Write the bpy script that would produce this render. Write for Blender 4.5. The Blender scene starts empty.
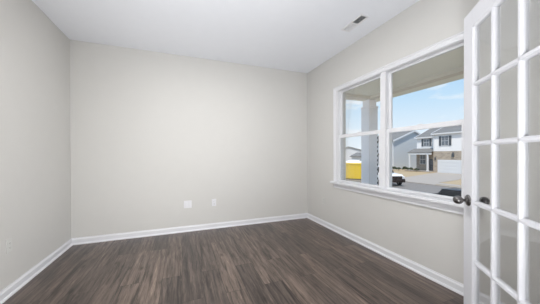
import bpy, bmesh, math, random
from mathutils import Vector, Matrix
random.seed(7)
C = bpy.context.scene.collection
SC = bpy.context.scene
R = math.radians

# ------------------------------------------------------------------ camera
CAM_H = 1.1963
yaw, pitch, roll = R(21.089), R(-0.31), R(-0.19)
fw = Vector((math.sin(yaw)*math.cos(pitch), math.cos(yaw)*math.cos(pitch), math.sin(pitch)))
rt = Vector((math.cos(yaw), -math.sin(yaw), 0))
up = rt.cross(fw)
rt2 = math.cos(roll)*rt + math.sin(roll)*up
up2 = -math.sin(roll)*rt + math.cos(roll)*up
cam_d = bpy.data.cameras.new('camera')
cam = bpy.data.objects.new('camera', cam_d); C.objects.link(cam)
cam_d.sensor_width = 36; cam_d.lens = 229.456/540*36; cam_d.shift_y = 4.005/540
cam_d.clip_start = 0.02; cam_d.clip_end = 500
m3 = Matrix((rt2, up2, -fw)).transposed()
cam.matrix_world = Matrix.Translation((0, 0, CAM_H)) @ m3.to_4x4()
SC.camera = cam

# ------------------------------------------------------------------ view
SC.view_settings.view_transform = 'Standard'
SC.view_settings.look = 'None'
SC.view_settings.gamma = 1
SC.view_settings.use_curve_mapping = False
SC.view_settings.exposure = 0.07

# ------------------------------------------------------------------ sky
W = bpy.data.worlds.new('sky'); SC.world = W; W.use_nodes = True
nt = W.node_tree; nt.nodes.clear()
def wn(t): return nt.nodes.new(t)
out = wn('ShaderNodeOutputWorld'); bg = wn('ShaderNodeBackground')
tc = wn('ShaderNodeTexCoord'); sep = wn('ShaderNodeSeparateXYZ')
nt.links.new(tc.outputs['Generated'], sep.inputs[0])
ramp = wn('ShaderNodeValToRGB')
e = ramp.color_ramp.elements
e[0].position = 0.0; e[0].color = (.84, .91, .97, 1)
e[1].position = 1.0; e[1].color = (.10, .30, .72, 1)
for pos, c in ((.10, (.74, .86, .97, 1)), (.20, (.55, .76, .95, 1)), (.34, (.36, .62, .93, 1))):
    n = e.new(pos); n.color = c
nt.links.new(sep.outputs['Z'], ramp.inputs[0])
mp = wn('ShaderNodeMapping'); mp.inputs['Scale'].default_value = (1, 1, 3.4)
mp.inputs['Location'].default_value = (.35, .1, .0)
nt.links.new(tc.outputs['Generated'], mp.inputs[0])
nz = wn('ShaderNodeTexNoise'); nz.inputs['Scale'].default_value = 5.0
nz.inputs['Detail'].default_value = 6; nz.inputs['Roughness'].default_value = .55
nt.links.new(mp.outputs[0], nz.inputs['Vector'])
cr = wn('ShaderNodeValToRGB'); cr.color_ramp.elements[0].position = .53; cr.color_ramp.elements[1].position = .70
nt.links.new(nz.outputs['Fac'], cr.inputs[0])
mx = wn('ShaderNodeMixRGB'); mx.inputs[2].default_value = (.93, .95, .98, 1)
nt.links.new(cr.outputs[0], mx.inputs[0]); nt.links.new(ramp.outputs[0], mx.inputs[1])
nt.links.new(mx.outputs[0], bg.inputs[0]); bg.inputs[1].default_value = 1.0
nt.links.new(bg.outputs[0], out.inputs[0])

# ------------------------------------------------------------------ sun and large lights
sd = bpy.data.lights.new('sun', 'SUN'); sd.energy = 4.4; sd.angle = R(3); sd.color = (1, .93, .83)
so = bpy.data.objects.new('sun', sd); C.objects.link(so)
so.rotation_euler = Vector((.38, .30, -.90)).to_track_quat('-Z', 'Y').to_euler()

def area(name, loc, direction, sx, sy, energy, col=(1, 1, 1)):
    d = bpy.data.lights.new(name, 'AREA'); d.shape = 'RECTANGLE'
    d.size = sx; d.size_y = sy; d.energy = energy; d.color = col
    o = bpy.data.objects.new(name, d); C.objects.link(o); o.location = loc
    o.rotation_euler = Vector(direction).to_track_quat('-Z', 'Z').to_euler()
    return o
# unseen fill lights, added behind the camera to brighten walls and ceiling
area('wall_fill_light', (-.2, -.1, .4), (-.8, .7, .25), .4, .5, 60, (1, .995, .985))
area('ceiling_fill_light', (-.3, -.2, .4), (.0, .40, 1), .4, .5, 76, (.97, .985, 1))

# ------------------------------------------------------------------ materials
def mat(name, col, rough=.5, col2=None, scale=8.0, bump=0.0, bscale=60.0, spec=.5, metal=0.0, stretch=(1, 1, 1), detail=4):
    m = bpy.data.materials.new(name); m.use_nodes = True
    t = m.node_tree; b = t.nodes['Principled BSDF']
    b.inputs['Roughness'].default_value = rough; b.inputs['Metallic'].default_value = metal
    b.inputs['Specular IOR Level'].default_value = spec
    tc = t.nodes.new('ShaderNodeTexCoord'); mp = t.nodes.new('ShaderNodeMapping')
    mp.inputs['Scale'].default_value = stretch
    t.links.new(tc.outputs['Object'], mp.inputs[0])
    n = t.nodes.new('ShaderNodeTexNoise'); n.inputs['Scale'].default_value = scale; n.inputs['Detail'].default_value = detail
    t.links.new(mp.outputs[0], n.inputs['Vector'])
    mixn = t.nodes.new('ShaderNodeMixRGB')
    c2 = col2 or tuple(min(1, c*.97) for c in col)
    mixn.inputs[1].default_value = (*col, 1); mixn.inputs[2].default_value = (*c2, 1)
    t.links.new(n.outputs['Fac'], mixn.inputs[0]); t.links.new(mixn.outputs[0], b.inputs['Base Color'])
    if bump:
        n2 = t.nodes.new('ShaderNodeTexNoise'); n2.inputs['Scale'].default_value = bscale
        t.links.new(tc.outputs['Object'], n2.inputs['Vector'])
        bp = t.nodes.new('ShaderNodeBump'); bp.inputs['Strength'].default_value = bump; bp.inputs['Distance'].default_value = .002
        t.links.new(n2.outputs['Fac'], bp.inputs['Height']); t.links.new(bp.outputs[0], b.inputs['Normal'])
    return m

def brick_mat(name, c1, c2, mortar, bw, bh, ms, rough=.8, axes='YZ', scale=1.0, offset=.5):
    m = bpy.data.materials.new(name); m.use_nodes = True
    t = m.node_tree; b = t.nodes['Principled BSDF']; b.inputs['Roughness'].default_value = rough
    tc = t.nodes.new('ShaderNodeTexCoord'); sp = t.nodes.new('ShaderNodeSeparateXYZ'); cb = t.nodes.new('ShaderNodeCombineXYZ')
    t.links.new(tc.outputs['Object'], sp.inputs[0])
    t.links.new(sp.outputs[axes[0]], cb.inputs[0]); t.links.new(sp.outputs[axes[1]], cb.inputs[1])
    br = t.nodes.new('ShaderNodeTexBrick'); br.inputs['Scale'].default_value = scale
    br.offset = offset
    br.inputs['Brick Width'].default_value = bw; br.inputs['Row Height'].default_value = bh
    br.inputs['Mortar Size'].default_value = ms; br.inputs['Color1'].default_value = (*c1, 1)
    br.inputs['Color2'].default_value = (*c2, 1); br.inputs['Mortar'].default_value = (*mortar, 1)
    t.links.new(cb.outputs[0], br.inputs['Vector']); t.links.new(br.outputs['Color'], b.inputs['Base Color'])
    return m

def glass_mat(name, tint=(1, 1, 1), refl=.06):
    m = bpy.data.materials.new(name); m.use_nodes = True
    t = m.node_tree; t.nodes.clear()
    o = t.nodes.new('ShaderNodeOutputMaterial'); tr = t.nodes.new('ShaderNodeBsdfTransparent'); gl = t.nodes.new('ShaderNodeBsdfGlossy')
    tr.inputs[0].default_value = (*tint, 1); gl.inputs['Roughness'].default_value = .03
    fr = t.nodes.new('ShaderNodeFresnel'); fr.inputs['IOR'].default_value = 1.3
    mul = t.nodes.new('ShaderNodeMath'); mul.operation = 'MULTIPLY'; mul.inputs[1].default_value = refl
    t.links.new(fr.outputs[0], mul.inputs[0])
    mx = t.nodes.new('ShaderNodeMixShader'); t.links.new(mul.outputs[0], mx.inputs[0])
    t.links.new(tr.outputs[0], mx.inputs[1]); t.links.new(gl.outputs[0], mx.inputs[2]); t.links.new(mx.outputs[0], o.inputs[0])
    return m

def floor_mat():
    m = bpy.data.materials.new('vinyl_plank'); m.use_nodes = True
    t = m.node_tree; b = t.nodes['Principled BSDF']; N = t.nodes.new; L = t.links.new
    tc = N('ShaderNodeTexCoord'); sp = N('ShaderNodeSeparateXYZ'); L(tc.outputs['Object'], sp.inputs[0])
    cb = N('ShaderNodeCombineXYZ'); L(sp.outputs['Y'], cb.inputs[0]); L(sp.outputs['X'], cb.inputs[1])
    br = N('ShaderNodeTexBrick'); br.offset = .37; br.offset_frequency = 2
    br.inputs['Scale'].default_value = 1; br.inputs['Brick Width'].default_value = 1.22; br.inputs['Row Height'].default_value = .178
    br.inputs['Mortar Size'].default_value = .0016; br.inputs['Mortar Smooth'].default_value = .1
    br.inputs['Color1'].default_value = (0, 0, 0, 1); br.inputs['Color2'].default_value = (1, 1, 1, 1); br.inputs['Mortar'].default_value = (.5, .5, .5, 1)
    L(cb.outputs[0], br.inputs['Vector'])
    # grain, shifted from plank to plank
    off = N('ShaderNodeMath'); off.operation = 'MULTIPLY'; off.inputs[1].default_value = 37.0; L(br.outputs['Color'], off.inputs[0])
    gx = N('ShaderNodeMath'); gx.operation = 'MULTIPLY'; gx.inputs[1].default_value = 1.5; L(sp.outputs['Y'], gx.inputs[0])
    gy = N('ShaderNodeMath'); gy.operation = 'MULTIPLY'; gy.inputs[1].default_value = 15.0; L(sp.outputs['X'], gy.inputs[0])
    gv = N('ShaderNodeCombineXYZ'); L(gx.outputs[0], gv.inputs[0]); L(gy.outputs[0], gv.inputs[1]); L(off.outputs[0], gv.inputs[2])
    n1 = N('ShaderNodeTexNoise'); n1.inputs['Scale'].default_value = 1.5; n1.inputs['Detail'].default_value = 10; n1.inputs['Roughness'].default_value = .76
    n1.inputs['Distortion'].default_value = .9
    L(gv.outputs[0], n1.inputs['Vector'])
    rp = N('ShaderNodeValToRGB'); el = rp.color_ramp.elements
    el[0].position = .32; el[0].color = (.040, .029, .023, 1); el[1].position = .74; el[1].color = (.34, .27, .22, 1)
    k = el.new(.45); k.color = (.108, .083, .069, 1); k = el.new(.60); k.color = (.178, .137, .113, 1)
    L(n1.outputs['Fac'], rp.inputs[0])
    tint = N('ShaderNodeValToRGB'); te = tint.color_ramp.elements
    te[0].color = (.58, .565, .575, 1); te[1].color = (1.17, 1.13, 1.1, 1)
    L(br.outputs['Color'], tint.inputs[0])
    mu = N('ShaderNodeMixRGB'); mu.blend_type = 'MULTIPLY'; mu.inputs[0].default_value = 1
    L(rp.outputs[0], mu.inputs[1]); L(tint.outputs[0], mu.inputs[2])
    fx = N('ShaderNodeVectorMath'); fx.operation = 'MULTIPLY'; fx.inputs[1].default_value = (1.3, 2.2, 1); L(gv.outputs[0], fx.inputs[0])
    n2 = N('ShaderNodeTexNoise'); n2.inputs['Scale'].default_value = 1.0; n2.inputs['Detail'].default_value = 4; n2.inputs['Roughness'].default_value = .7
    n2.inputs['Distortion'].default_value = .5
    L(fx.outputs[0], n2.inputs['Vector'])
    st = N('ShaderNodeValToRGB'); st.color_ramp.elements[0].position = .34; st.color_ramp.elements[0].color = (.30, .28, .27, 1)
    st.color_ramp.elements[1].position = .56; st.color_ramp.elements[1].color = (1.15, 1.15, 1.15, 1); L(n2.outputs['Fac'], st.inputs[0])
    m2 = N('ShaderNodeMixRGB'); m2.blend_type = 'MULTIPLY'; m2.inputs[0].default_value = 1
    L(mu.outputs[0], m2.inputs[1]); L(st.outputs[0], m2.inputs[2])
    kx = N('ShaderNodeVectorMath'); kx.operation = 'MULTIPLY'; kx.inputs[1].default_value = (1.9, .42, 1); L(gv.outputs[0], kx.inputs[0])
    vo = N('ShaderNodeTexVoronoi'); vo.inputs['Scale'].default_value = 1.0; L(kx.outputs[0], vo.inputs['Vector'])
    kr = N('ShaderNodeValToRGB'); kr.color_ramp.elements[0].position = .05; kr.color_ramp.elements[0].color = (.3, .27, .25, 1)
    kr.color_ramp.elements[1].position = .17; kr.color_ramp.elements[1].color = (1, 1, 1, 1); L(vo.outputs['Distance'], kr.inputs[0])
    m4 = N('ShaderNodeMixRGB'); m4.blend_type = 'MULTIPLY'; m4.inputs[0].default_value = .8
    L(m2.outputs[0], m4.inputs[1]); L(kr.outputs[0], m4.inputs[2]); mu = m4
    seam = N('ShaderNodeMixRGB'); seam.inputs[2].default_value = (.02, .015, .012, 1)
    L(br.outputs['Fac'], seam.inputs[0]); L(mu.outputs[0], seam.inputs[1]); L(seam.outputs[0], b.inputs['Base Color'])
    b.inputs['Roughness'].default_value = .30; b.inputs['Specular IOR Level'].default_value = .5
    bp = N('ShaderNodeBump'); bp.inputs['Strength'].default_value = .25; bp.inputs['Distance'].default_value = .002
    L(n1.outputs['Fac'], bp.inputs['Height']); L(bp.outputs[0], b.inputs['Normal'])
    return m

M = dict(
    wall=mat('greige_wall_paint', (.675, .666, .643), .75, bump=.05, bscale=180),
    ceil=mat('white_ceiling_paint', (.885, .908, .96), .9, bump=.05, bscale=120),
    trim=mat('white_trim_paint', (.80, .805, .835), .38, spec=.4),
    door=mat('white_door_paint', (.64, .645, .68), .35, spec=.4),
    vinyl=mat('white_vinyl', (.79, .795, .82), .4, spec=.4),
    floor=floor_mat(),
    glass=glass_mat('window_glass', (.985, .99, .99), .35),
    dglass=glass_mat('door_glass', (.985, .99, .99), .3),
    bronze=mat('dark_pewter_metal', (.21, .20, .20), .25, (.15, .145, .145), metal=.9),
    plate=mat('white_plastic', (.79, .79, .815), .35),
    ivory=mat('painted_plastic', (.69, .69, .665), .45),
    slot=mat('dark_slot', (.03, .03, .03), .6),
    vent=mat('white_enamel', (.82, .82, .84), .4),
    duct=mat('duct_shade_grey', (.13, .145, .15), .6),  # shade of the vent's hollow, put into the colour
    black=mat('black_rubber', (.012, .012, .014), .5),
    pceil=mat('porch_ceiling_vinyl', (.92, .90, .81), .7, stretch=(1, 30, 1)),
    beam=mat('almond_beam_wrap', (.78, .73, .65), .6),
    column=mat('grey_column_wrap', (.94, .92, .935), .6, (.91, .89, .91), stretch=(1, 1, .2)),
    concrete=mat('pale_concrete', (.37, .335, .30), .9, (.32, .29, .26), scale=.6),
    asphalt=mat('grey_asphalt', (.21, .195, .182), .9, (.18, .168, .158), scale=.8),
    lawn=mat('dormant_lawn', (.42, .33, .205), .95, (.33, .26, .17), scale=1.2),
    siding=mat('white_siding', (.80, .80, .82), .7, stretch=(.2, .2, 8)),
    bluesiding=mat('pale_blue_siding', (.52, .555, .59), .7, (.49, .53, .565), stretch=(.2, .2, 8)),
    greysiding=mat('pale_grey_siding', (.64, .655, .69), .7, stretch=(.2, .2, 8)),
    shingle=mat('grey_shingles', (.19, .19, .185), .9, (.14, .14, .14), scale=2.0, stretch=(1, 1, 3)),
    stone=brick_mat('tan_stone_veneer', (.42, .35, .28), (.27, .23, .19), (.45, .41, .36), .5, .22, .02),
    shutter=mat('dark_shutter', (.07, .08, .095), .6),
    pane=mat('dark_pane', (.10, .12, .15), .12, (.16, .18, .21), scale=.8, spec=.7),
    hwhite=mat('exterior_white_trim', (.66, .675, .70), .5),
    yellow=mat('yellow_enamel', (.90, .66, .055), .5, (.80, .56, .04), scale=2),
    sheet=mat('white_wrap', (.84, .84, .84), .8, (.72, .72, .72), scale=3),
    carwhite=mat('white_car_paint', (.82, .83, .85), .2, spec=.6),
    carblack=mat('black_car_paint', (.022, .015, .014), .25, spec=.25),
    carglass=mat('car_glass', (.02, .02, .02), .45, spec=.2),
    chrome=mat('chrome_trim', (.7, .7, .72), .15, metal=1),
    red=mat('red_lens', (.35, .03, .025), .25),
    lens=mat('clear_lens', (.7, .72, .75), .15),
    tyre=mat('tyre_rubber', (.02, .02, .02), .8),
    leaf=mat('dark_evergreen_leaf', (.025, .04, .02), .8, (.05, .07, .03), scale=9),
    bark=mat('grey_brown_bark', (.22, .18, .15), .9),
)

# ------------------------------------------------------------------ mesh helpers
class MB:
    def __init__(s): s.bm = bmesh.new()
    def box(s, x0, x1, y0, y1, z0, z1, bev=0.0, seg=1):
        t = bmesh.new(); bmesh.ops.create_cube(t, size=1)
        for v in t.verts:
            v.co = Vector(((x0+x1)/2+v.co.x*(x1-x0), (y0+y1)/2+v.co.y*(y1-y0), (z0+z1)/2+v.co.z*(z1-z0)))
        if bev: bmesh.ops.bevel(t, geom=t.edges[:], offset=bev, segments=seg, affect='EDGES', profile=.5)
        s.merge(t); return s
    def merge(s, t, mtx=None):
        me = bpy.data.meshes.new('tmp'); t.to_mesh(me); t.free()
        if mtx: me.transform(mtx)
        s.bm.from_mesh(me); bpy.data.meshes.remove(me)
    def prism(s, prof, a, b, axis):
        """closed outline swept along an axis: axis x takes (y,z), y takes (x,z), z takes (x,y)"""
        def p(q, k):
            if axis == 'x': return Vector((k, q[0], q[1]))
            if axis == 'y': return Vector((q[0], k, q[1]))
            return Vector((q[0], q[1], k))
        t = bmesh.new()
        A = [t.verts.new(p(q, a)) for q in prof]; B = [t.verts.new(p(q, b)) for q in prof]; n = len(prof)
        for i in range(n): t.faces.new((A[i], A[(i+1) % n], B[(i+1) % n], B[i]))
        t.faces.new(A[::-1]); t.faces.new(B)
        bmesh.ops.recalc_face_normals(t, faces=t.faces[:]); s.merge(t); return s
    def lathe(s, prof, mtx, n=20):
        """(radius, height) outline turned about z, then moved by mtx"""
        t = bmesh.new(); rings = []
        for r, h in prof:
            rings.append([t.verts.new((max(r, 1e-4)*math.cos(2*math.pi*i/n), max(r, 1e-4)*math.sin(2*math.pi*i/n), h)) for i in range(n)])
        for a, b in zip(rings, rings[1:]):
            for i in range(n): t.faces.new((a[i], a[(i+1) % n], b[(i+1) % n], b[i]))
        t.faces.new(rings[0][::-1]); t.faces.new(rings[-1])
        bmesh.ops.recalc_face_normals(t, faces=t.faces[:]); s.merge(t, mtx); return s
    def tube(s, pts, r, n=8):
        for (p0, r0), (p1, r1) in zip(list(zip(pts, r)), list(zip(pts, r))[1:]):
            p0 = Vector(p0); p1 = Vector(p1); d = p1-p0
            s.lathe([(r0, 0), (r1, d.length)], Matrix.Translation(p0) @ d.to_track_quat('Z', 'Y').to_matrix().to_4x4(), n)
        return s
    def build(s, name, m, parent=None, smooth=False, loc=(0, 0, 0), rz=0):
        me = bpy.data.meshes.new(name); s.bm.to_mesh(me); s.bm.free()
        if smooth:
            for p in me.polygons: p.use_smooth = True
            try: me.set_sharp_from_angle(angle=R(40))
            except Exception: pass
        me.materials.append(M[m]); o = bpy.data.objects.new(name, me); C.objects.link(o)
        o.location = loc; o.rotation_euler = (0, 0, rz)
        if parent: o.parent = parent
        return o

def tag(o, label, cat, kind=None, group=None):
    o['label'] = label; o['category'] = cat
    if kind: o['kind'] = kind
    if group: o['group'] = group
    return o
def empty(name, loc=(0, 0, 0), rz=0):
    o = bpy.data.objects.new(name, None); C.objects.link(o); o.location = loc; o.rotation_euler = (0, 0, rz); o.empty_display_size = .1
    return o
def copy_tree(o, parent=None):
    c = o.copy(); C.objects.link(c)
    if parent: c.parent = parent
    for ch in [q for q in C.objects if q.parent == o]: copy_tree(ch, c)
    return c

# ------------------------------------------------------------------ room shell
XL, XR, YB, H = -1.382, 2.2345, 3.8158, 2.74
YF, YH = .30, .18                      # partition with the door opening
OX0, OX1, OH = -.37, 1.165, 2.055      # opening of the double doors
WY0, WY1, WZ0, WZ1 = 1.205, 2.931, .784, 2.180   # window opening
T = .17
tag(MB().box(XL-T, XR+T, -3.2, YB+T, -.12, 0).build('floor', 'floor'), 'dark grey brown wood plank floor', 'floor', 'structure')
tag(MB().box(XL-T, XR+T, -3.2, YB+T, H, H+.12).build('ceiling', 'ceil'), 'smooth white ceiling', 'ceiling', 'structure')
tag(MB().box(XL-T, XR+T, YB, YB+T, 0, H).build('wall_back', 'wall'), 'greige back wall facing the doorway', 'wall', 'structure')
tag(MB().box(XL-T, XL, -3.2, YB, 0, H).build('wall_left', 'wall'), 'greige wall along the left side', 'wall', 'structure')
w = MB()
w.box(XR, XR+T, -3.2, WY0, 0, H).box(XR, XR+T, WY1, YB, 0, H).box(XR, XR+T, WY0, WY1, 0, WZ0-.03).box(XR, XR+T, WY0, WY1, WZ1, H)
tag(w.build('wall_right', 'wall'), 'greige right wall holding the twin window', 'wall', 'structure')
w = MB()
w.box(XL, OX0, YH, YF, 0, H).box(OX1, XR, YH, YF, 0, H).box(OX0, OX1, YH, YF, OH, H)
tag(w.build('wall_front', 'wall'), 'greige partition wall around the double door opening', 'wall', 'structure')
tag(MB().box(XL-T, XR+T, -3.35, -3.2, 0, H).build('wall_hall', 'wall'), 'greige far wall of the hall behind the doorway', 'wall', 'structure')

# baseboards with a shoe moulding
def base(name, fn_axis, wall, a, b, sgn, label):
    pr = [(0, 0), (.026, 0), (.025, .010), (.020, .017), (.0135, .020), (.0135, .066), (.010, .074), (.006, .078), (.005, .088), (0, .088)]
    q = [(wall+sgn*d, z) for d, z in pr]
    tag(MB().prism(q, a, b, fn_axis).build(name, 'trim'), label, 'baseboard', 'structure')
base('baseboard_back', 'x', YB, XL, XR, -1, 'white baseboard along the back wall')
base('baseboard_left', 'y', XL, YF, YB, 1, 'white baseboard along the left wall')
base('baseboard_right', 'y', XR, YF, YB, -1, 'white baseboard under the window wall')
base('baseboard_front', 'x', YF, OX1+.07, XR, 1, 'white baseboard behind the open glazed door')

# casing and jamb of the doorway
w = MB()
for y0, y1 in ((YF, YF+.017), (YH-.017, YH)):
    w.box(OX0-.06, OX0, y0, y1, 0, OH+.06, .004).box(OX1, OX1+.06, y0, y1, 0, OH+.06, .004).box(OX0, OX1, y0, y1, OH, OH+.06, .004)
w.box(OX0-.001, OX0+.018, YH, YF, 0, OH).box(OX1-.018, OX1+.001, YH, YF, 0, OH).box(OX0, OX1, YH, YF, OH-.012, OH)
tag(w.build('trim_2', 'trim'), 'white casing and jamb around the doorway', 'door casing', 'structure')

# ------------------------------------------------------------------ twin window
# casing with a stepped profile, shared by both units
def casing_prof(sgn):      # (distance from outer edge towards opening, height off the wall)
    return [(0, 0), (0, .020), (.006, .0225), (.013, .020), (.016, .014), (.036, .012), (.040, .009), (.055, .008), (.057, .006), (.057, 0)]
w = MB()
oy0, oy1, oz1 = 1.149, 2.987, 2.230
w.prism([(XR-h, oz1-d) for d, h in casing_prof(1)], oy0, oy1, 'y')
w.prism([(XR-h, oy1-d) for d, h in casing_prof(1)], WZ0, oz1-.001, 'z')
w.prism([(XR-h, oy0+d) for d, h in casing_prof(1)], WZ0, oz1-.001, 'z')
tag(w.build('trim_1', 'trim'), 'white stepped casing around the twin window', 'window casing', 'structure')
tag(MB().box(2.166, 2.262, 1.110, 3.022, WZ0-.032, WZ0, .006, 2).build('trim_3', 'trim'), 'white window stool projecting below the twin window', 'window sill', 'structure')
tag(MB().prism([(XR, .752), (XR-.012, .752), (XR-.014, .708), (XR-.020, .700), (XR-.020, .685), (XR, .683)], 1.149, 2.987, 'y').build('trim_4', 'trim'), 'white apron board under the window stool', 'window apron', 'structure')

def window_unit(name, y0, y1, fa, fb, label):
    """y0..y1 opening of the unit; fa, fb frame widths at its low-y and high-y ends"""
    t = empty(name, (XR, (y0+y1)/2, WZ0)); tag(t, label, 'window', 'structure')
    ox, oy, oz = XR, (y0+y1)/2, WZ0
    def bx(m, x0, x1, a, b, c, d, bev=.002): m.box(x0-ox, x1-ox, a-oy, b-oy, c-oz, d-oz, bev)
    f = MB(); x0, x1 = 2.240, 2.35
    bx(f, x0, x1, y0, y0+fa, WZ0, WZ1); bx(f, x0, x1, y1-fb, y1, WZ0, WZ1)
    bx(f, x0, x1, y0+fa, y1-fb, WZ1-.012, WZ1); bx(f, x0, x1, y0+fa, y1-fb, WZ0, WZ0+.006)
    f.build('frame', 'vinyl', t)
    ya, yb = y0+fa, y1-fb
    def sash(nm, xa, xb, z0, z1, rb, rtp, st=.036):
        s = MB()
        bx(s, xa, xb, ya, ya+st, z0, z1); bx(s, xa, xb, yb-st, yb, z0, z1)
        bx(s, xa, xb, ya+st, yb-st, z0, z0+rb); bx(s, xa, xb, ya+st, yb-st, z1-rtp, z1)
        so = s.build(nm, 'vinyl', t)
        g = MB(); xm = (xa+xb)/2
        bx(g, xm-.002, xm+.002, ya+st, yb-st, z0+rb, z1-rtp, 0); g.build('glass', 'glass', so)
        return so
    sash('upper_sash', 2.291, 2.315, 1.455, WZ1-.012, .040, .024)
    lo = sash('lower_sash', 2.256, 2.285, WZ0+.006, 1.496, .022, .048)
    lk = MB(); bx(lk, 2.264, 2.284, oy-.025, oy+.025, 1.496, 1.506, .003); lk.build('sash_lock', 'vinyl', lo)
    return t, lo
wa, la = window_unit('window_1', 2.068, WY1, .040, .014, 'far half of the white twin double-hung window, a porch post showing through')
wb, lb = window_unit('window_2', WY0, 2.068, .014, .036, 'near half of the white twin double-hung window, beside the glazed door')
# black glazing spacers down the near edge of the far lower sash
for i in range(11):
    z = .83+i*.056
    MB().box(2.2665-XR, 2.269-XR, 2.168-2.4995, 2.180-2.4995, z-WZ0, z+random.uniform(.022, .034)-WZ0).build('spacer', 'black', la)

# ------------------------------------------------------------------ glazed door leaf, standing open
DA = R(39.555); DW, DT = .766, .035
door = empty('door_1', (1.648-DW*math.sin(DA), .904-DW*math.cos(DA), 0), math.pi/2-DA)
tag(door, 'open white fifteen-pane glazed door with dark knobs, in front of the window wall', 'door', 'structure')
ZB, ZT = .012, 2.04; ST = .110
gz0, gz1 = .236, 1.934
# leaf runs from hinge x=0 to latch x=DW; faces at y=0 and y=-DT
def stick(m, a, b, fixed, d, axis):
    """sloped glazing bead along a stile or rail edge"""
    if axis == 'z':
        m.prism([(fixed, -.001), (fixed+d*.012, -.007), (fixed+d*.014, -DT/2), (fixed+d*.012, -DT+.007), (fixed, -DT+.001)], a, b, 'z')
    else:
        m.prism([(-.001, fixed), (-.007, fixed+d*.012), (-DT/2, fixed+d*.014), (-DT+.007, fixed+d*.012), (-DT+.001, fixed)], a, b, 'x')
for nm, x0, x1, edge, d in (('stile', 0, ST-.008, ST-.008, 1), ('stile', DW-ST+.008, DW, DW-ST+.008, -1)):
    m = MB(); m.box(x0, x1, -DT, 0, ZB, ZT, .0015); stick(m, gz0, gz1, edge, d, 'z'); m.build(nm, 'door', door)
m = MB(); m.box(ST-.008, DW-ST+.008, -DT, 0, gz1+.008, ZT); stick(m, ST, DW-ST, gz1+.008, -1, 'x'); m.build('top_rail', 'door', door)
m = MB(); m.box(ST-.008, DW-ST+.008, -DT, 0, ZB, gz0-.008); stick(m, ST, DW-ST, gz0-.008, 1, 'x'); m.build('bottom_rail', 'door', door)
MW = .0135
def muntin_prof(c): return [(c-.0055, -.0015), (c+.0055, -.0015), (c+.009, -.006), (c+MW-.001, -.0095), (c+MW, -DT/2), (c+MW-.001, -DT+.0095), (c+.009, -DT+.006), (c+.0055, -DT+.0015), (c-.0055, -DT+.0015), (c-.009, -DT+.006), (c-MW+.001, -DT+.0095), (c-MW, -DT/2), (c-MW+.001, -.0095), (c-.009, -.006)]
vx = [DW-.480, DW-.287]; hz = [1.6012-.3445*i for i in range(4)]
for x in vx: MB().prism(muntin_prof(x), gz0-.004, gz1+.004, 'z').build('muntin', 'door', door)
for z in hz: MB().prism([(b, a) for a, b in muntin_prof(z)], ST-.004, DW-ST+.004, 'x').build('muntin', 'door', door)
xs = [ST-.002]+vx+[DW-ST+.002]; zs = [gz1+.002]+hz+[gz0-.002]
for i in range(3):
    for j in range(5):
        MB().box(xs[i], xs[i+1], -DT/2-.0015, -DT/2+.0015, zs[j+1], zs[j]).build('glass_pane', 'dglass', door)
KX, KZ = DW-.060, .918
for sgn, y0 in ((1, 0), (-1, -DT)):
    mt = Matrix.Translation((KX, y0, KZ)) @ Matrix.Rotation(-sgn*math.pi/2, 4, 'X')
    rs = MB().lathe([(.034, 0), (.034, .003), (.031, .007), (.020, .010), (.012, .013)], mt, 28).build('rosette', 'bronze', door, True)
    kb = MB(); pr = [(.010, .010), (.0095, .026), (.012, .030)]
    for i in range(1, 12):
        a = math.pi*i/12; pr.append((.0275*math.sin(a)**.85, (.052 if sgn > 0 else .047)-.024*math.cos(a)))
    kb.lathe(pr, mt @ Matrix.Diagonal((1.12, .92, 1 if sgn > 0 else .9, 1)), 28); kb.build('door_knob', 'bronze', door, True)
for z in (.22, 1.02, 1.82):
    MB().lathe([(.007, -.045), (.007, .045)], Matrix.Translation((-.004, .004, z)), 12).box(0, .03, -.001, .0012, z-.044, z+.044).build('hinge', 'bronze', door)
MB().box(DW-.0005, DW+.001, -.029, -.006, KZ-.028, KZ+.028).box(DW, DW+.006, -.022, -.013, KZ-.007, KZ+.007, .002).build('latch_plate', 'bronze', door)

# ------------------------------------------------------------------ wall plates (local: plate lies in xz, front at -y)
def outlet(name, loc, rz, label, plate='plate', gangs=1, kind='duplex'):
    t = empty(name, loc, rz); tag(t, label, 'wall plate', None)
    wd = .035 if gangs == 1 else .058
    MB().box(-wd, wd, -.006, 0, -.0575, .0575, .003, 2).build('cover_plate', plate, t)
    for g in ([0] if gangs == 1 else [-.0235, .0235]):
        if kind == 'duplex':
            for dz in (-.0195, .0195):
                k = MB(); pr = []
                for i in range(16):
                    a = 2*math.pi*i/16; pr.append((g+max(-.0145, min(.0145, .0175*math.cos(a))), dz+max(-.0135, min(.0135, .0175*math.sin(a)))))
                r_ = k.prism(pr, -.0085, -.005, 'y').build('receptacle', plate, t)
                MB().box(g-.0075, g-.0055, -.0088, -.008, dz-.002, dz+.007).box(g+.0055, g+.0075, -.0088, -.008, dz-.001, dz+.006).lathe([(.0022, 0), (.0022, .0006)], Matrix.Translation((g, -.0082, dz-.0075)) @ Matrix.Rotation(math.pi/2, 4, 'X'), 10).build('socket_slots', 'slot', r_)
        else:
            MB().box(g-.0165, g+.0165, -.0085, -.005, -.033, .033, .0015).build('blank_insert', 'plate', t)
    for g in ([0] if gangs == 1 else [-.0235, .0235]):
        for zz in ((0,) if kind == 'duplex' else (-.043, .043)):
            sc = MB(); sc.lathe([(.003, 0), (.0025, .001)], Matrix.Translation((g, -.006, zz)) @ Matrix.Rotation(math.pi/2, 4, 'X'), 10)
            sc.build('screw', plate, t)
    return t
outlet('wall_plate', (.087, YB, .424), 0, 'wide double white wall plate, left of the two on the back wall', gangs=2, kind='blank')
outlet('wall_outlet', (.489, YB, .421), 0, 'narrow white outlet, right of the two on the back wall')
outlet('wall_outlet', (XR, 3.284, .415), -math.pi/2, 'faint outlet low on the window wall near the back corner', 'ivory')
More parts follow.
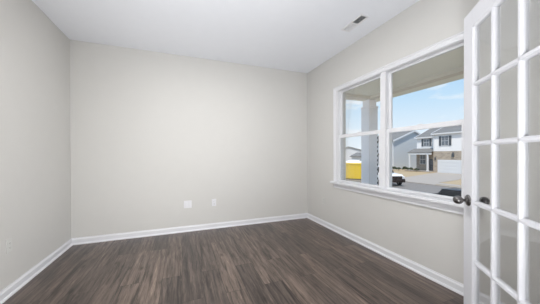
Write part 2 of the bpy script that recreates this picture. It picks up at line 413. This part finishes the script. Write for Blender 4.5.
outlet('wall_outlet', (XL, 2.632, .427), math.pi/2, 'faint wall-coloured outlet low on the left wall', 'ivory')

# ------------------------------------------------------------------ ceiling vent
v = empty('ceiling_vent', (1.906, 2.165, H)); tag(v, 'white two-way ceiling air vent, its near half dark', 'air vent')
f = MB(); lw, ll = .040, .150; fw_ = .022
f.box(-lw-fw_, -lw, -ll-fw_, ll+fw_, -.009, 0, .003).box(lw, lw+fw_, -ll-fw_, ll+fw_, -.009, 0, .003)
f.box(-lw, lw, -ll-fw_, -ll, -.009, 0, .003).box(-lw, lw, ll, ll+fw_, -.009, 0, .003).box(-lw, lw, -.005, .005, -.008, -.001)
f.build('vent_frame', 'vent', v)
MB().box(-lw, lw, -ll, ll, -.0012, 0).build('duct_shade_plate', 'duct', v)  # flat dark plate standing in for the shaded duct behind the louvers
for k in range(12):
    for side in (-1, 1):
        yc = side*(.014+k*.0115)
        s = MB(); hgt = .0075
        if side < 0: pr = [(yc+.0035, -.0085), (yc+.0043, -.0085), (yc-.0027, -.0012), (yc-.0035, -.0012)]
        else: pr = [(yc-.0062, -.0085), (yc-.0052, -.0085), (yc+.0062, -.0012), (yc+.0052, -.0012)]
        if side < 0: pr = [(yc-.0050, -.0085), (yc-.0042, -.0085), (yc+.0050, -.0030), (yc+.0042, -.0030)]
        else: pr = [(yc+.0026, -.0066), (yc+.0018, -.0066), (yc-.0024, -.0038), (yc-.0016, -.0038)]
        s.prism(pr, -lw, lw, 'x').build('louver', 'vent' if side > 0 else 'vent', v)

# ------------------------------------------------------------------ ceiling lamp at the centre of the room
LX, LY = .43, 1.95
lamp = empty('ceiling_lamp', (LX, LY, H)); tag(lamp, 'round white flush ceiling lamp at the centre of the room', 'ceiling lamp')
MB().lathe([(.165, 0), (.165, -.014), (.158, -.022), (.140, -.022)], Matrix.Identity(4), 36).build('lamp_base', 'vent', lamp, True)
em = bpy.data.materials.new('lit_diffuser'); em.use_nodes = True
b = em.node_tree.nodes['Principled BSDF']; b.inputs['Base Color'].default_value = (.9, .9, .9, 1)
b.inputs['Emission Color'].default_value = (1, .985, .97, 1); b.inputs['Emission Strength'].default_value = 172
M['lit'] = em
pr = [(.140, -.022)]
for i in range(1, 9):
    a = math.pi/2*i/8; pr.append((.140*math.cos(a), -.021-.010*math.sin(a)))
MB().lathe(pr, Matrix.Identity(4), 36).build('lamp_shade', 'lit', lamp, True)

# ------------------------------------------------------------------ porch
porch = tag(MB().box(XR+T, 3.95, -2.0, 4.1, -.30, -.14).build('porch_floor', 'concrete'), 'concrete porch floor outside the window', 'porch floor', 'structure')
tag(MB().box(XR+T, 4.25, -2.0, 4.15, 2.415, 2.51).build('porch_ceiling', 'pceil'), 'beige porch ceiling above the window', 'porch ceiling', 'structure')
tag(MB().box(3.66, 3.80, -2.0, 3.72, 2.355, 2.415).box(XR+T, 3.80, 3.72, 3.86, 2.355, 2.415).build('trim_5', 'beam'), 'almond porch beam running along the edge of the porch ceiling', 'porch beam', 'structure')
pc = empty('porch_column', (3.778, 3.843, -.14)); tag(pc, 'square grey porch column seen through the far window', 'column')
MB().box(-.118, .118, -.118, .118, .16, 2.18+.14, .006).build('shaft', 'column', pc)
MB().box(-.098, .098, -.098, .098, 2.22+.14, 2.355+.14, .004).build('neck', 'column', pc)
MB().box(-.125, .125, -.125, .125, 2.18+.14, 2.22+.14, .006).build('collar', 'column', pc)
MB().box(-.14, .14, -.14, .14, 0, .16, .008).build('plinth', 'column', pc)

# ------------------------------------------------------------------ ground and street
G = -1.92; OG = -2.25
def poly(name, pts, z, m, label, cat, th=.04):
    t = MB(); t.prism(pts, z-th, z, 'z'); return tag(t.build(name, m), label, cat, 'structure')
poly('ground', [(8, -60), (160, -60), (160, 160), (8, 160)], G-.03, 'lawn', 'dry tan lawn across the street', 'lawn', .3)
w = MB(); w.prism([(XR+T, -.30), (3.95, -.30), (8.2, G-.03), (8.2, G-.33), (XR+T, G-.33)], -40, 60, 'y')
tag(w.build('ground_bank', 'lawn'), 'dry grass bank falling from the porch to the street', 'lawn', 'structure')
poly('street', [(11.5, -60), (23.5, -60), (23.5, 160), (11.5, 160)], G-.01, 'asphalt', 'grey asphalt street outside', 'street')
poly('curb', [(23.5, -60), (23.75, -60), (23.75, 160), (23.5, 160)], G+.08, 'concrete', 'pale concrete kerb along the far side of the street', 'kerb', .12)
poly('sidewalk', [(24.9, -60), (26.2, -60), (26.2, 160), (24.9, 160)], G, 'concrete', 'pale concrete pavement across the street', 'pavement')
poly('driveway', [(23.7, 15.6), (26.2, 16.8), (31.4, 17.8), (41.3, 21.3), (41.3, 26.5), (38.0, 25.4), (29.0, 22.7), (26.2, 22.0), (23.7, 22.6)], G+.005, 'concrete', 'pale concrete driveway leading to the white garage door', 'driveway')

# ------------------------------------------------------------------ houses
def gable(m, x0, x1, y0, y1, z0, z1, ridge, along, ov=.3, th=.18):
    """two roof slabs; ridge runs along the given axis"""
    if along == 'y':
        xm = (x0+x1)/2; k = (ridge-z1)/(xm-x0)
        for a, b in ((x0-ov, xm), (x1+ov, xm)):
            za = z1-k*ov
            m.prism([(a, za), (b, ridge), (b, ridge+th), (a, za+th)], y0-ov, y1+ov, 'y')
    else:
        ym = (y0+y1)/2; k = (ridge-z1)/(ym-y0)
        for a, b in ((y0-ov, ym), (y1+ov, ym)):
            za = z1-k*ov
            m.prism([(a, za), (b, ridge), (b, ridge+th), (a, za+th)], x0-ov, x1+ov, 'x')
def house_window(par, o, x, y0, y1, z0, z1, shut=0.0):
    """window in a front facing -x"""
    ox, oy, oz = o; f = MB()
    f.box(x-.06-ox, x+.02-ox, y0-.08-oy, y1+.08-oy, z0-.08-oz, z1+.08-oz)
    fo = f.build('window', 'hwhite', par)
    ym = (y0+y1)/2; zm = (z0+z1)/2
    g = MB()
    for a, b in ((y0, ym-.03), (ym+.03, y1)):
        for c, d in ((z0, zm-.03), (zm+.03, z1)): g.box(x-.08-ox, x-.05-ox, a-oy, b-oy, c-oz, d-oz)
    g.build('pane', 'pane', fo)
    if shut:
        for a, b in ((y0-.1-shut, y0-.1), (y1+.1, y1+.1+shut)):
            MB().box(x-.09-ox, x+.01-ox, a-oy, b-oy, z0-.05-oz, z1+.05-oz).build('shutter', 'shutter', par)

# white two-storey house opposite
O = (41, 25, OG)
hs = empty('house', (41, 25.13, G)); tag(hs, 'white two-storey house with stone front and white garage door across the street', 'house')
def hb(m, x0, x1, y0, y1, z0, z1, bev=0): m.box(x0-O[0], x1-O[0], y0-O[1], y1-O[1], z0-O[2], z1-O[2], bev); return m
GX, LXF = 41.0, 42.0
w = MB(); hb(w, GX, 50, 20.2, 26.9, 1.38, 4.40); hb(w, LXF, 50, 26.9, 30.7, 1.38, 4.0)
hb(w, LXF+.02, 50, 26.9, 30.7, OG, 1.38)
for yy in (20.2, 26.8): w.prism([(GX-O[0], 4.40-OG), (50-O[0], 4.40-OG), (45.5-O[0], 6.2-OG)], yy-O[1], yy+.1-O[1], 'y')
for yy in (30.6,): w.prism([(LXF-O[0], 4.0-OG), (50-O[0], 4.0-OG), (46-O[0], 5.75-OG)], yy-O[1], yy+.1-O[1], 'y')
w.build('upper_wall', 'siding', hs)
w = MB(); hb(w, GX-.06, 50, 20.2, 26.96, OG, 1.38); hb(w, LXF-.06, LXF+.02, 26.9, 30.76, OG, 1.38); w.build('stone_wall', 'stone', hs)
rf = MB(); gable(rf, GX-O[0], 50-O[0], 20.2-O[1], 26.9-O[1], 0, 4.40-OG, 6.2-OG, 'y', .25); rf.build('roof', 'shingle', hs)
rf = MB(); gable(rf, LXF-O[0], 50-O[0], 27.2-O[1], 30.7-O[1], 0, 4.0-OG, 5.75-OG, 'y', .25); rf.build('roof', 'shingle', hs)
tr = MB()
for (xa, za, xm, zm, yy) in ((GX-.25, 4.30, 45.5, 6.20, 27.17), (LXF-.25, 3.89, 46, 5.75, 30.97)):
    tr.prism([(xa-O[0], za-.12-OG), (xm-O[0], zm-.12-OG), (xm-O[0], zm+.2-OG), (xa-O[0], za+.2-OG)], yy-O[1]-.06, yy+.05-O[1], 'y')
hb(tr, GX-.33, GX-.22, 19.95, 27.2, 4.22, 4.44); hb(tr, LXF-.33, LXF-.22, 27.0, 31.0, 3.82, 4.04)
hb(tr, GX-.05, GX+.05, 26.75, 26.95, 1.4, 4.3)
tr.build('fascia', 'hwhite', hs)
gd = MB(); hb(gd, GX-.12, GX-.05, 21.35, 26.2, OG, -.08, .01)
for k in range(1, 4):
    zz = OG+k*.54; hb(gd, GX-.125, GX-.12, 21.4, 26.15, zz-.012, zz+.012)
go = gd.build('garage_door', 'hwhite', hs)
pn = MB()
for r_ in range(4):
    for c_ in range(8): hb(pn, GX-.135, GX-.12, 21.5+c_*.58, 21.95+c_*.58, OG+.1+r_*.54, OG+.43+r_*.54, .008)
pn.build('door_panels', 'hwhite', go)
house_window(hs, O, GX, 24.55, 25.55, 2.35, 3.85, .34)
house_window(hs, O, LXF, 28.4, 29.3, 2.40, 3.65, .34)
house_window(hs, O, LXF-.06, 29.0, 29.95, -.9, .75)
dr = MB(); hb(dr, LXF-.14, LXF-.04, 27.35, 28.3, OG+.15, .0, .01); do = dr.build('front_door', 'shutter', hs)
d2 = MB(); hb(d2, LXF-.16, LXF-.13, 27.55, 28.1, -1.0, -.2); d2.build('pane', 'pane', do)
pr_ = MB(); pr_.prism([(40.3-O[0], 1.10-OG), (LXF-O[0], 1.80-OG), (LXF-O[0], 1.95-OG), (40.3-O[0], 1.22-OG)], 26.97-O[1], 31.35-O[1], 'y'); pr_.build('porch_roof', 'shingle', hs)
pb = MB(); hb(pb, 40.35, 40.6, 27.0, 31.2, .80, 1.10); hb(pb, 40.6, LXF, 31.0, 31.2, .80, 1.10); pb.build('porch_beam', 'hwhite', hs)
for yy in (27.6, 31.0):
    q = MB(); hb(q, 40.36, 40.60, yy-.13, yy+.13, OG, .80, .01); hb(q, 40.32, 40.64, yy-.17, yy+.17, OG, OG+.3); q.build('porch_post', 'hwhite', hs)
q = MB(); hb(q, 40.2, LXF, 27.0, 31.8, OG, OG+.12); q.build('porch_slab', 'concrete', hs)
for yy, zz, sc in ((23.8, .72, 1.6), (26.55, .1, 1.0)):
    q = MB(); hb(q, GX-.22, GX-.06, yy-.11*sc, yy+.11*sc, zz-.2*sc, zz+.16*sc, .02); hb(q, GX-.18, GX-.06, yy-.05*sc, yy+.05*sc, zz+.16*sc, zz+.26*sc); q.build('wall_lantern', 'shutter', hs)

# pale blue house next door
O = (41, 38, OG)
h2 = empty('house', (41, 38.1, G)); tag(h2, 'pale blue sided house left of the white house across the street', 'house')
w = MB(); hb(w, 41, 53, 35.2, 43, OG, 3.67)
for yy in (35.2, 42.9): w.prism([(41-O[0], 3.67-OG), (53-O[0], 3.67-OG), (47-O[0], 5.85-OG)], yy-O[1], yy+.1-O[1], 'y')
w.build('wall', 'bluesiding', h2)
rf = MB(); gable(rf, 41-O[0], 53-O[0], 35.2-O[1], 43-O[1], 0, 3.67-OG, 5.85-OG, 'y', .3); rf.build('roof', 'shingle', h2)
tr = MB(); tr.prism([(40.7-O[0], 3.42-OG), (47-O[0], 5.75-OG), (47-O[0], 6.08-OG), (40.7-O[0], 3.75-OG)], 34.84-O[1], 34.95-O[1], 'y'); tr.prism([(53.3-O[0], 3.42-OG), (47-O[0], 5.75-OG), (47-O[0], 6.08-OG), (53.3-O[0], 3.75-OG)], 34.84-O[1], 34.95-O[1], 'y')
hb(tr, 40.95, 41.1, 35.1, 35.3, OG, 3.5); tr.build('fascia', 'hwhite', h2)
for a in (37.0, 40.2): house_window(h2, O, 41, a, a+1.1, 1.6, 2.9, .3)
house_window(h2, O, 41, 37.0, 38.4, -1.2, .5); house_window(h2, O, 41, 40.4, 41.6, -1.2, .5)

# grey gabled house further down the street
O = (44, 56, OG)
h3 = empty('house', (44.2, 54.9, G), R(45)); tag(h3, 'distant pale grey house with a low front gable, beyond the yellow skip', 'house')
w = MB(); hb(w, 44, 56, 50.5, 58.5, OG, 1.9); w.prism([(50.5-O[1], 1.9-OG), (58.5-O[1], 1.9-OG), (54.5-O[1], 3.05-OG)], 0, .1, 'x'); w.build('wall', 'greysiding', h3)
rf = MB(); gable(rf, 44-O[0], 56-O[0], 50.5-O[1], 58.5-O[1], 0, 1.9-OG, 3.05-OG, 'x', .3, .14); rf.build('roof', 'shingle', h3)
house_window(h3, O, 44, 52.2, 53.2, -1.0, .5); house_window(h3, O, 44, 55.6, 56.6, -1.0, .5)
# dark roofed garage in front of it
O = (34, 40, OG)
h4 = empty('garage', (34, 38.2, G), R(20)); tag(h4, 'small pale garage with dark roof just above the yellow skip', 'garage')
w = MB(); hb(w, 34, 39, 37.2, 41.0, OG, .45)
for yy in (37.2, 40.9): w.prism([(34-O[0], 0.45-OG), (39-O[0], 0.45-OG), (36.5-O[0], 1.15-OG)], yy-O[1], yy+.1-O[1], 'y')
w.build('wall', 'greysiding', h4)
rf = MB(); gable(rf, 34-O[0], 39-O[0], 37.2-O[1], 41.0-O[1], 0, 0.45-OG, 1.15-OG, 'y', .3, .15); rf.build('roof', 'shingle', h4)
house_window(h4, O, 34, 38.4, 39.2, -1.2, -.2)

# ------------------------------------------------------------------ yellow skip with wrapped load
sk = empty('skip', (20.7, 23.7, G), R(42)); tag(sk, 'yellow steel skip with a white covered load on the street', 'skip')
b_ = MB(); b_.prism([(-1.0, .10), (1.0, .10), (1.25, 1.95), (-1.25, 1.95)], -1.5, 1.5, 'y')
b_.box(-1.32, 1.32, -1.56, 1.56, 1.92, 2.06, .02); b_.build('body', 'yellow', sk)
r2 = MB()
for k in range(7):
    yy = -1.4+k*.467
    for s in (-1, 1): r2.prism([(s*1.0, .3), (s*1.08, .3), (s*1.33, 1.93), (s*1.24, 1.93)], yy-.06, yy+.06, 'y')
for k in range(4):
    xx = -.9+k*.6; r2.box(xx-.05, xx+.05, -1.57, -1.49, .3, 1.93)
r2.build('ribs', 'yellow', sk)
MB().box(-.9, -.7, -1.45, 1.45, 0, .11).box(.7, .9, -1.45, 1.45, 0, .11).build('skid', 'tyre', sk)
cv = bmesh.new(); bmesh.ops.create_icosphere(cv, subdivisions=3, radius=1)
for v_ in cv.verts:
    v_.co = Vector((v_.co.x*1.05, v_.co.y*1.3, 1.97+max(0, v_.co.z)*.42+.05*math.sin(7*v_.co.x+5*v_.co.y)))
cm = MB(); cm.merge(cv); cm.build('load_cover', 'sheet', sk, True)

# ------------------------------------------------------------------ vehicles
def wheel(par, x, y, r=.36, w_=.22):
    mt = Matrix.Translation((x-w_/2, y, r)) @ Matrix.Rotation(math.pi/2, 4, 'Y')
    t = MB().lathe([(r*.55, 0), (r*.92, 0), (r, .03), (r, w_-.03), (r*.92, w_), (r*.55, w_)], mt, 24).build('wheel', 'tyre', par, True)
    MB().lathe([(r*.55, -.004), (r*.5, .02), (r*.1, .03), (r*.1, w_-.03), (r*.5, w_-.02), (r*.55, w_+.004)], mt, 16).build('hubcap', 'chrome', t, True)
def car_shell(sections, n_bev=.05):
    """cross sections along y: (y, half width low, half width high, z low, z high)"""
    t = bmesh.new(); rings = []
    for y, wl, wh, z0, z1 in sections:
        zm = z0+(z1-z0)*.55
        rings.append([t.verts.new(q) for q in ((-wl*.95, y, z0), (-wl, y, zm), (-wh, y, z1), (wh, y, z1), (wl, y, zm), (wl*.95, y, z0))])
    for a, b in zip(rings, rings[1:]):
        for i in range(6): t.faces.new((a[i], a[(i+1) % 6], b[(i+1) % 6], b[i]))
    t.faces.new(rings[0][::-1]); t.faces.new(rings[-1])
    bmesh.ops.recalc_face_normals(t, faces=t.faces[:])
    bmesh.ops.bevel(t, geom=t.edges[:], offset=n_bev, segments=2, affect='EDGES', profile=.6)
    m = MB(); m.merge(t); return m
# white suv facing -y
sv = empty('car', (19.5, 16.45, G), R(-20)); tag(sv, 'white off-road car with black front bumper parked on the street', 'car')
car_shell([(0, .78, .70, .62, 1.04), (.25, .88, .80, .55, 1.12), (1.65, .92, .82, .45, 1.20), (4.3, .92, .84, .45, 1.25), (4.45, .88, .8, .6, 1.15)]).build('body', 'carwhite', sv, True)
car_shell([(1.6, .80, .72, 1.12, 1.2), (2.25, .82, .64, 1.22, 1.80), (4.1, .82, .64, 1.22, 1.82), (4.4, .80, .66, 1.2, 1.5)]).build('cabin', 'carglass', sv, True)
MB().box(-.64, .64, 2.2, 4.15, 1.77, 1.86, .03, 2).build('roof', 'carwhite', sv, True)
MB().box(-.86, .86, -.16, .16, .38, .72, .06, 2).build('bumper', 'carblack', sv, True)
gr = MB().box(-.62, .62, -.05, .06, .66, .98, .02); gr.build('grille', 'carblack', sv)
for s in (-1, 1): MB().box(s*.74-.11, s*.74+.11, -.03, .12, .80, .98, .03).build('headlamp', 'lens', sv)
for s in (-1, 1):
    for y in (.85, 3.55): wheel(sv, s*.82, y, .38)
    MB().box(s*.92-.03, s*.92+.03, .35, 1.35, .40, .92, .02).build('wheel_arch', 'carblack', sv)
# dark saloon nearer the house
dc = empty('car', (12.3, 4.4, G), math.pi); tag(dc, 'dark car low in the near window beside the door knob, mostly its roof in view', 'car')
car_shell([(0, .80, .70, .35, .72), (.3, .88, .78, .25, .84), (1.2, .90, .80, .25, .95), (-2.9, .90, .80, .25, .98), (-3.4, .84, .74, .35, .9)][:1]+[(.0-.3, .88, .78, .25, .84), (-1.2, .90, .80, .25, .95), (-4.0, .90, .80, .25, 1.0), (-4.5, .84, .74, .35, .92)]).build('body', 'carblack', dc, True)
car_shell([(-1.15, .78, .72, .92, .97), (-2.1, .76, .60, .92, 1.42), (-2.95, .76, .60, .92, 1.43), (-3.25, .76, .68, .92, 1.02)]).build('cabin', 'carglass', dc, True)
MB().box(-.58, .58, -2.98, -2.05, 1.40, 1.45, .02, 2).build('roof', 'carblack', dc, True)
for s in (-1, 1):
    for y in (-.85, -3.6): wheel(dc, s*.79, y, .33)
    MB().box(s*.98-.08, s*.98+.08, -1.5, -1.32, .95, 1.07, .03).build('wing_mirror', 'carblack', dc)
    MB().box(s*.7-.13, s*.7+.13, -.08, .04, .58, .70, .02).build('headlamp', 'lens', dc)

# ------------------------------------------------------------------ planting
def shrub(loc, r, label, group=None):
    t = empty('shrub', loc); tag(t, label, 'shrub', None, group)
    m = MB(); rnd = random.Random(int(loc[1]*100))
    for k in range(90):
        a = rnd.uniform(0, 2*math.pi); el = math.asin(rnd.uniform(-.2, 1)); d = rnd.uniform(.55, 1)*r
        c = Vector((d*math.cos(a)*math.cos(el), d*math.sin(a)*math.cos(el), r*.75+d*.8*math.sin(el)))
        q = bmesh.new(); bmesh.ops.create_icosphere(q, subdivisions=1, radius=r*rnd.uniform(.14, .26))
        m.merge(q, Matrix.Translation(c) @ Matrix.Rotation(rnd.uniform(0, 3), 4, 'X') @ Matrix.Diagonal((1, 1, .45, 1)))
    m.build('foliage', 'leaf', t)
    MB().tube([(0, 0, 0), (0, 0, r*.8)], [.03, .02], 6).build('stem', 'bark', t)
for i, y in enumerate((28.9, 30.1, 31.2, 32.6, 33.6)):
    shrub((39.3, y, G-.03), .42+.06*((i*7) % 3), 'low dark evergreen shrub in the row before the stone house porch', 'shrubs before the porch')
sp_ = empty('sapling', (30.6, 27.6, G-.03)); tag(sp_, 'thin bare sapling on the tan lawn before the blue house', 'tree')
MB().tube([(0, 0, 0), (.02, .01, 1.0), (0, .03, 1.9), (.03, 0, 2.5)], [.035, .03, .02, .008], 7).build('trunk', 'bark', sp_)
m = MB(); rnd = random.Random(3)
for k in range(16):
    z = rnd.uniform(.9, 2.2); a = rnd.uniform(0, 6.28); l = rnd.uniform(.3, .65)*(2.6-z)/1.4
    m.tube([(0, .01, z), (l*math.cos(a)*.6, l*math.sin(a)*.6, z+l*.5), (l*math.cos(a), l*math.sin(a), z+l*1.1)], [.012, .009, .004], 5)
m.build('branches', 'bark', sp_)
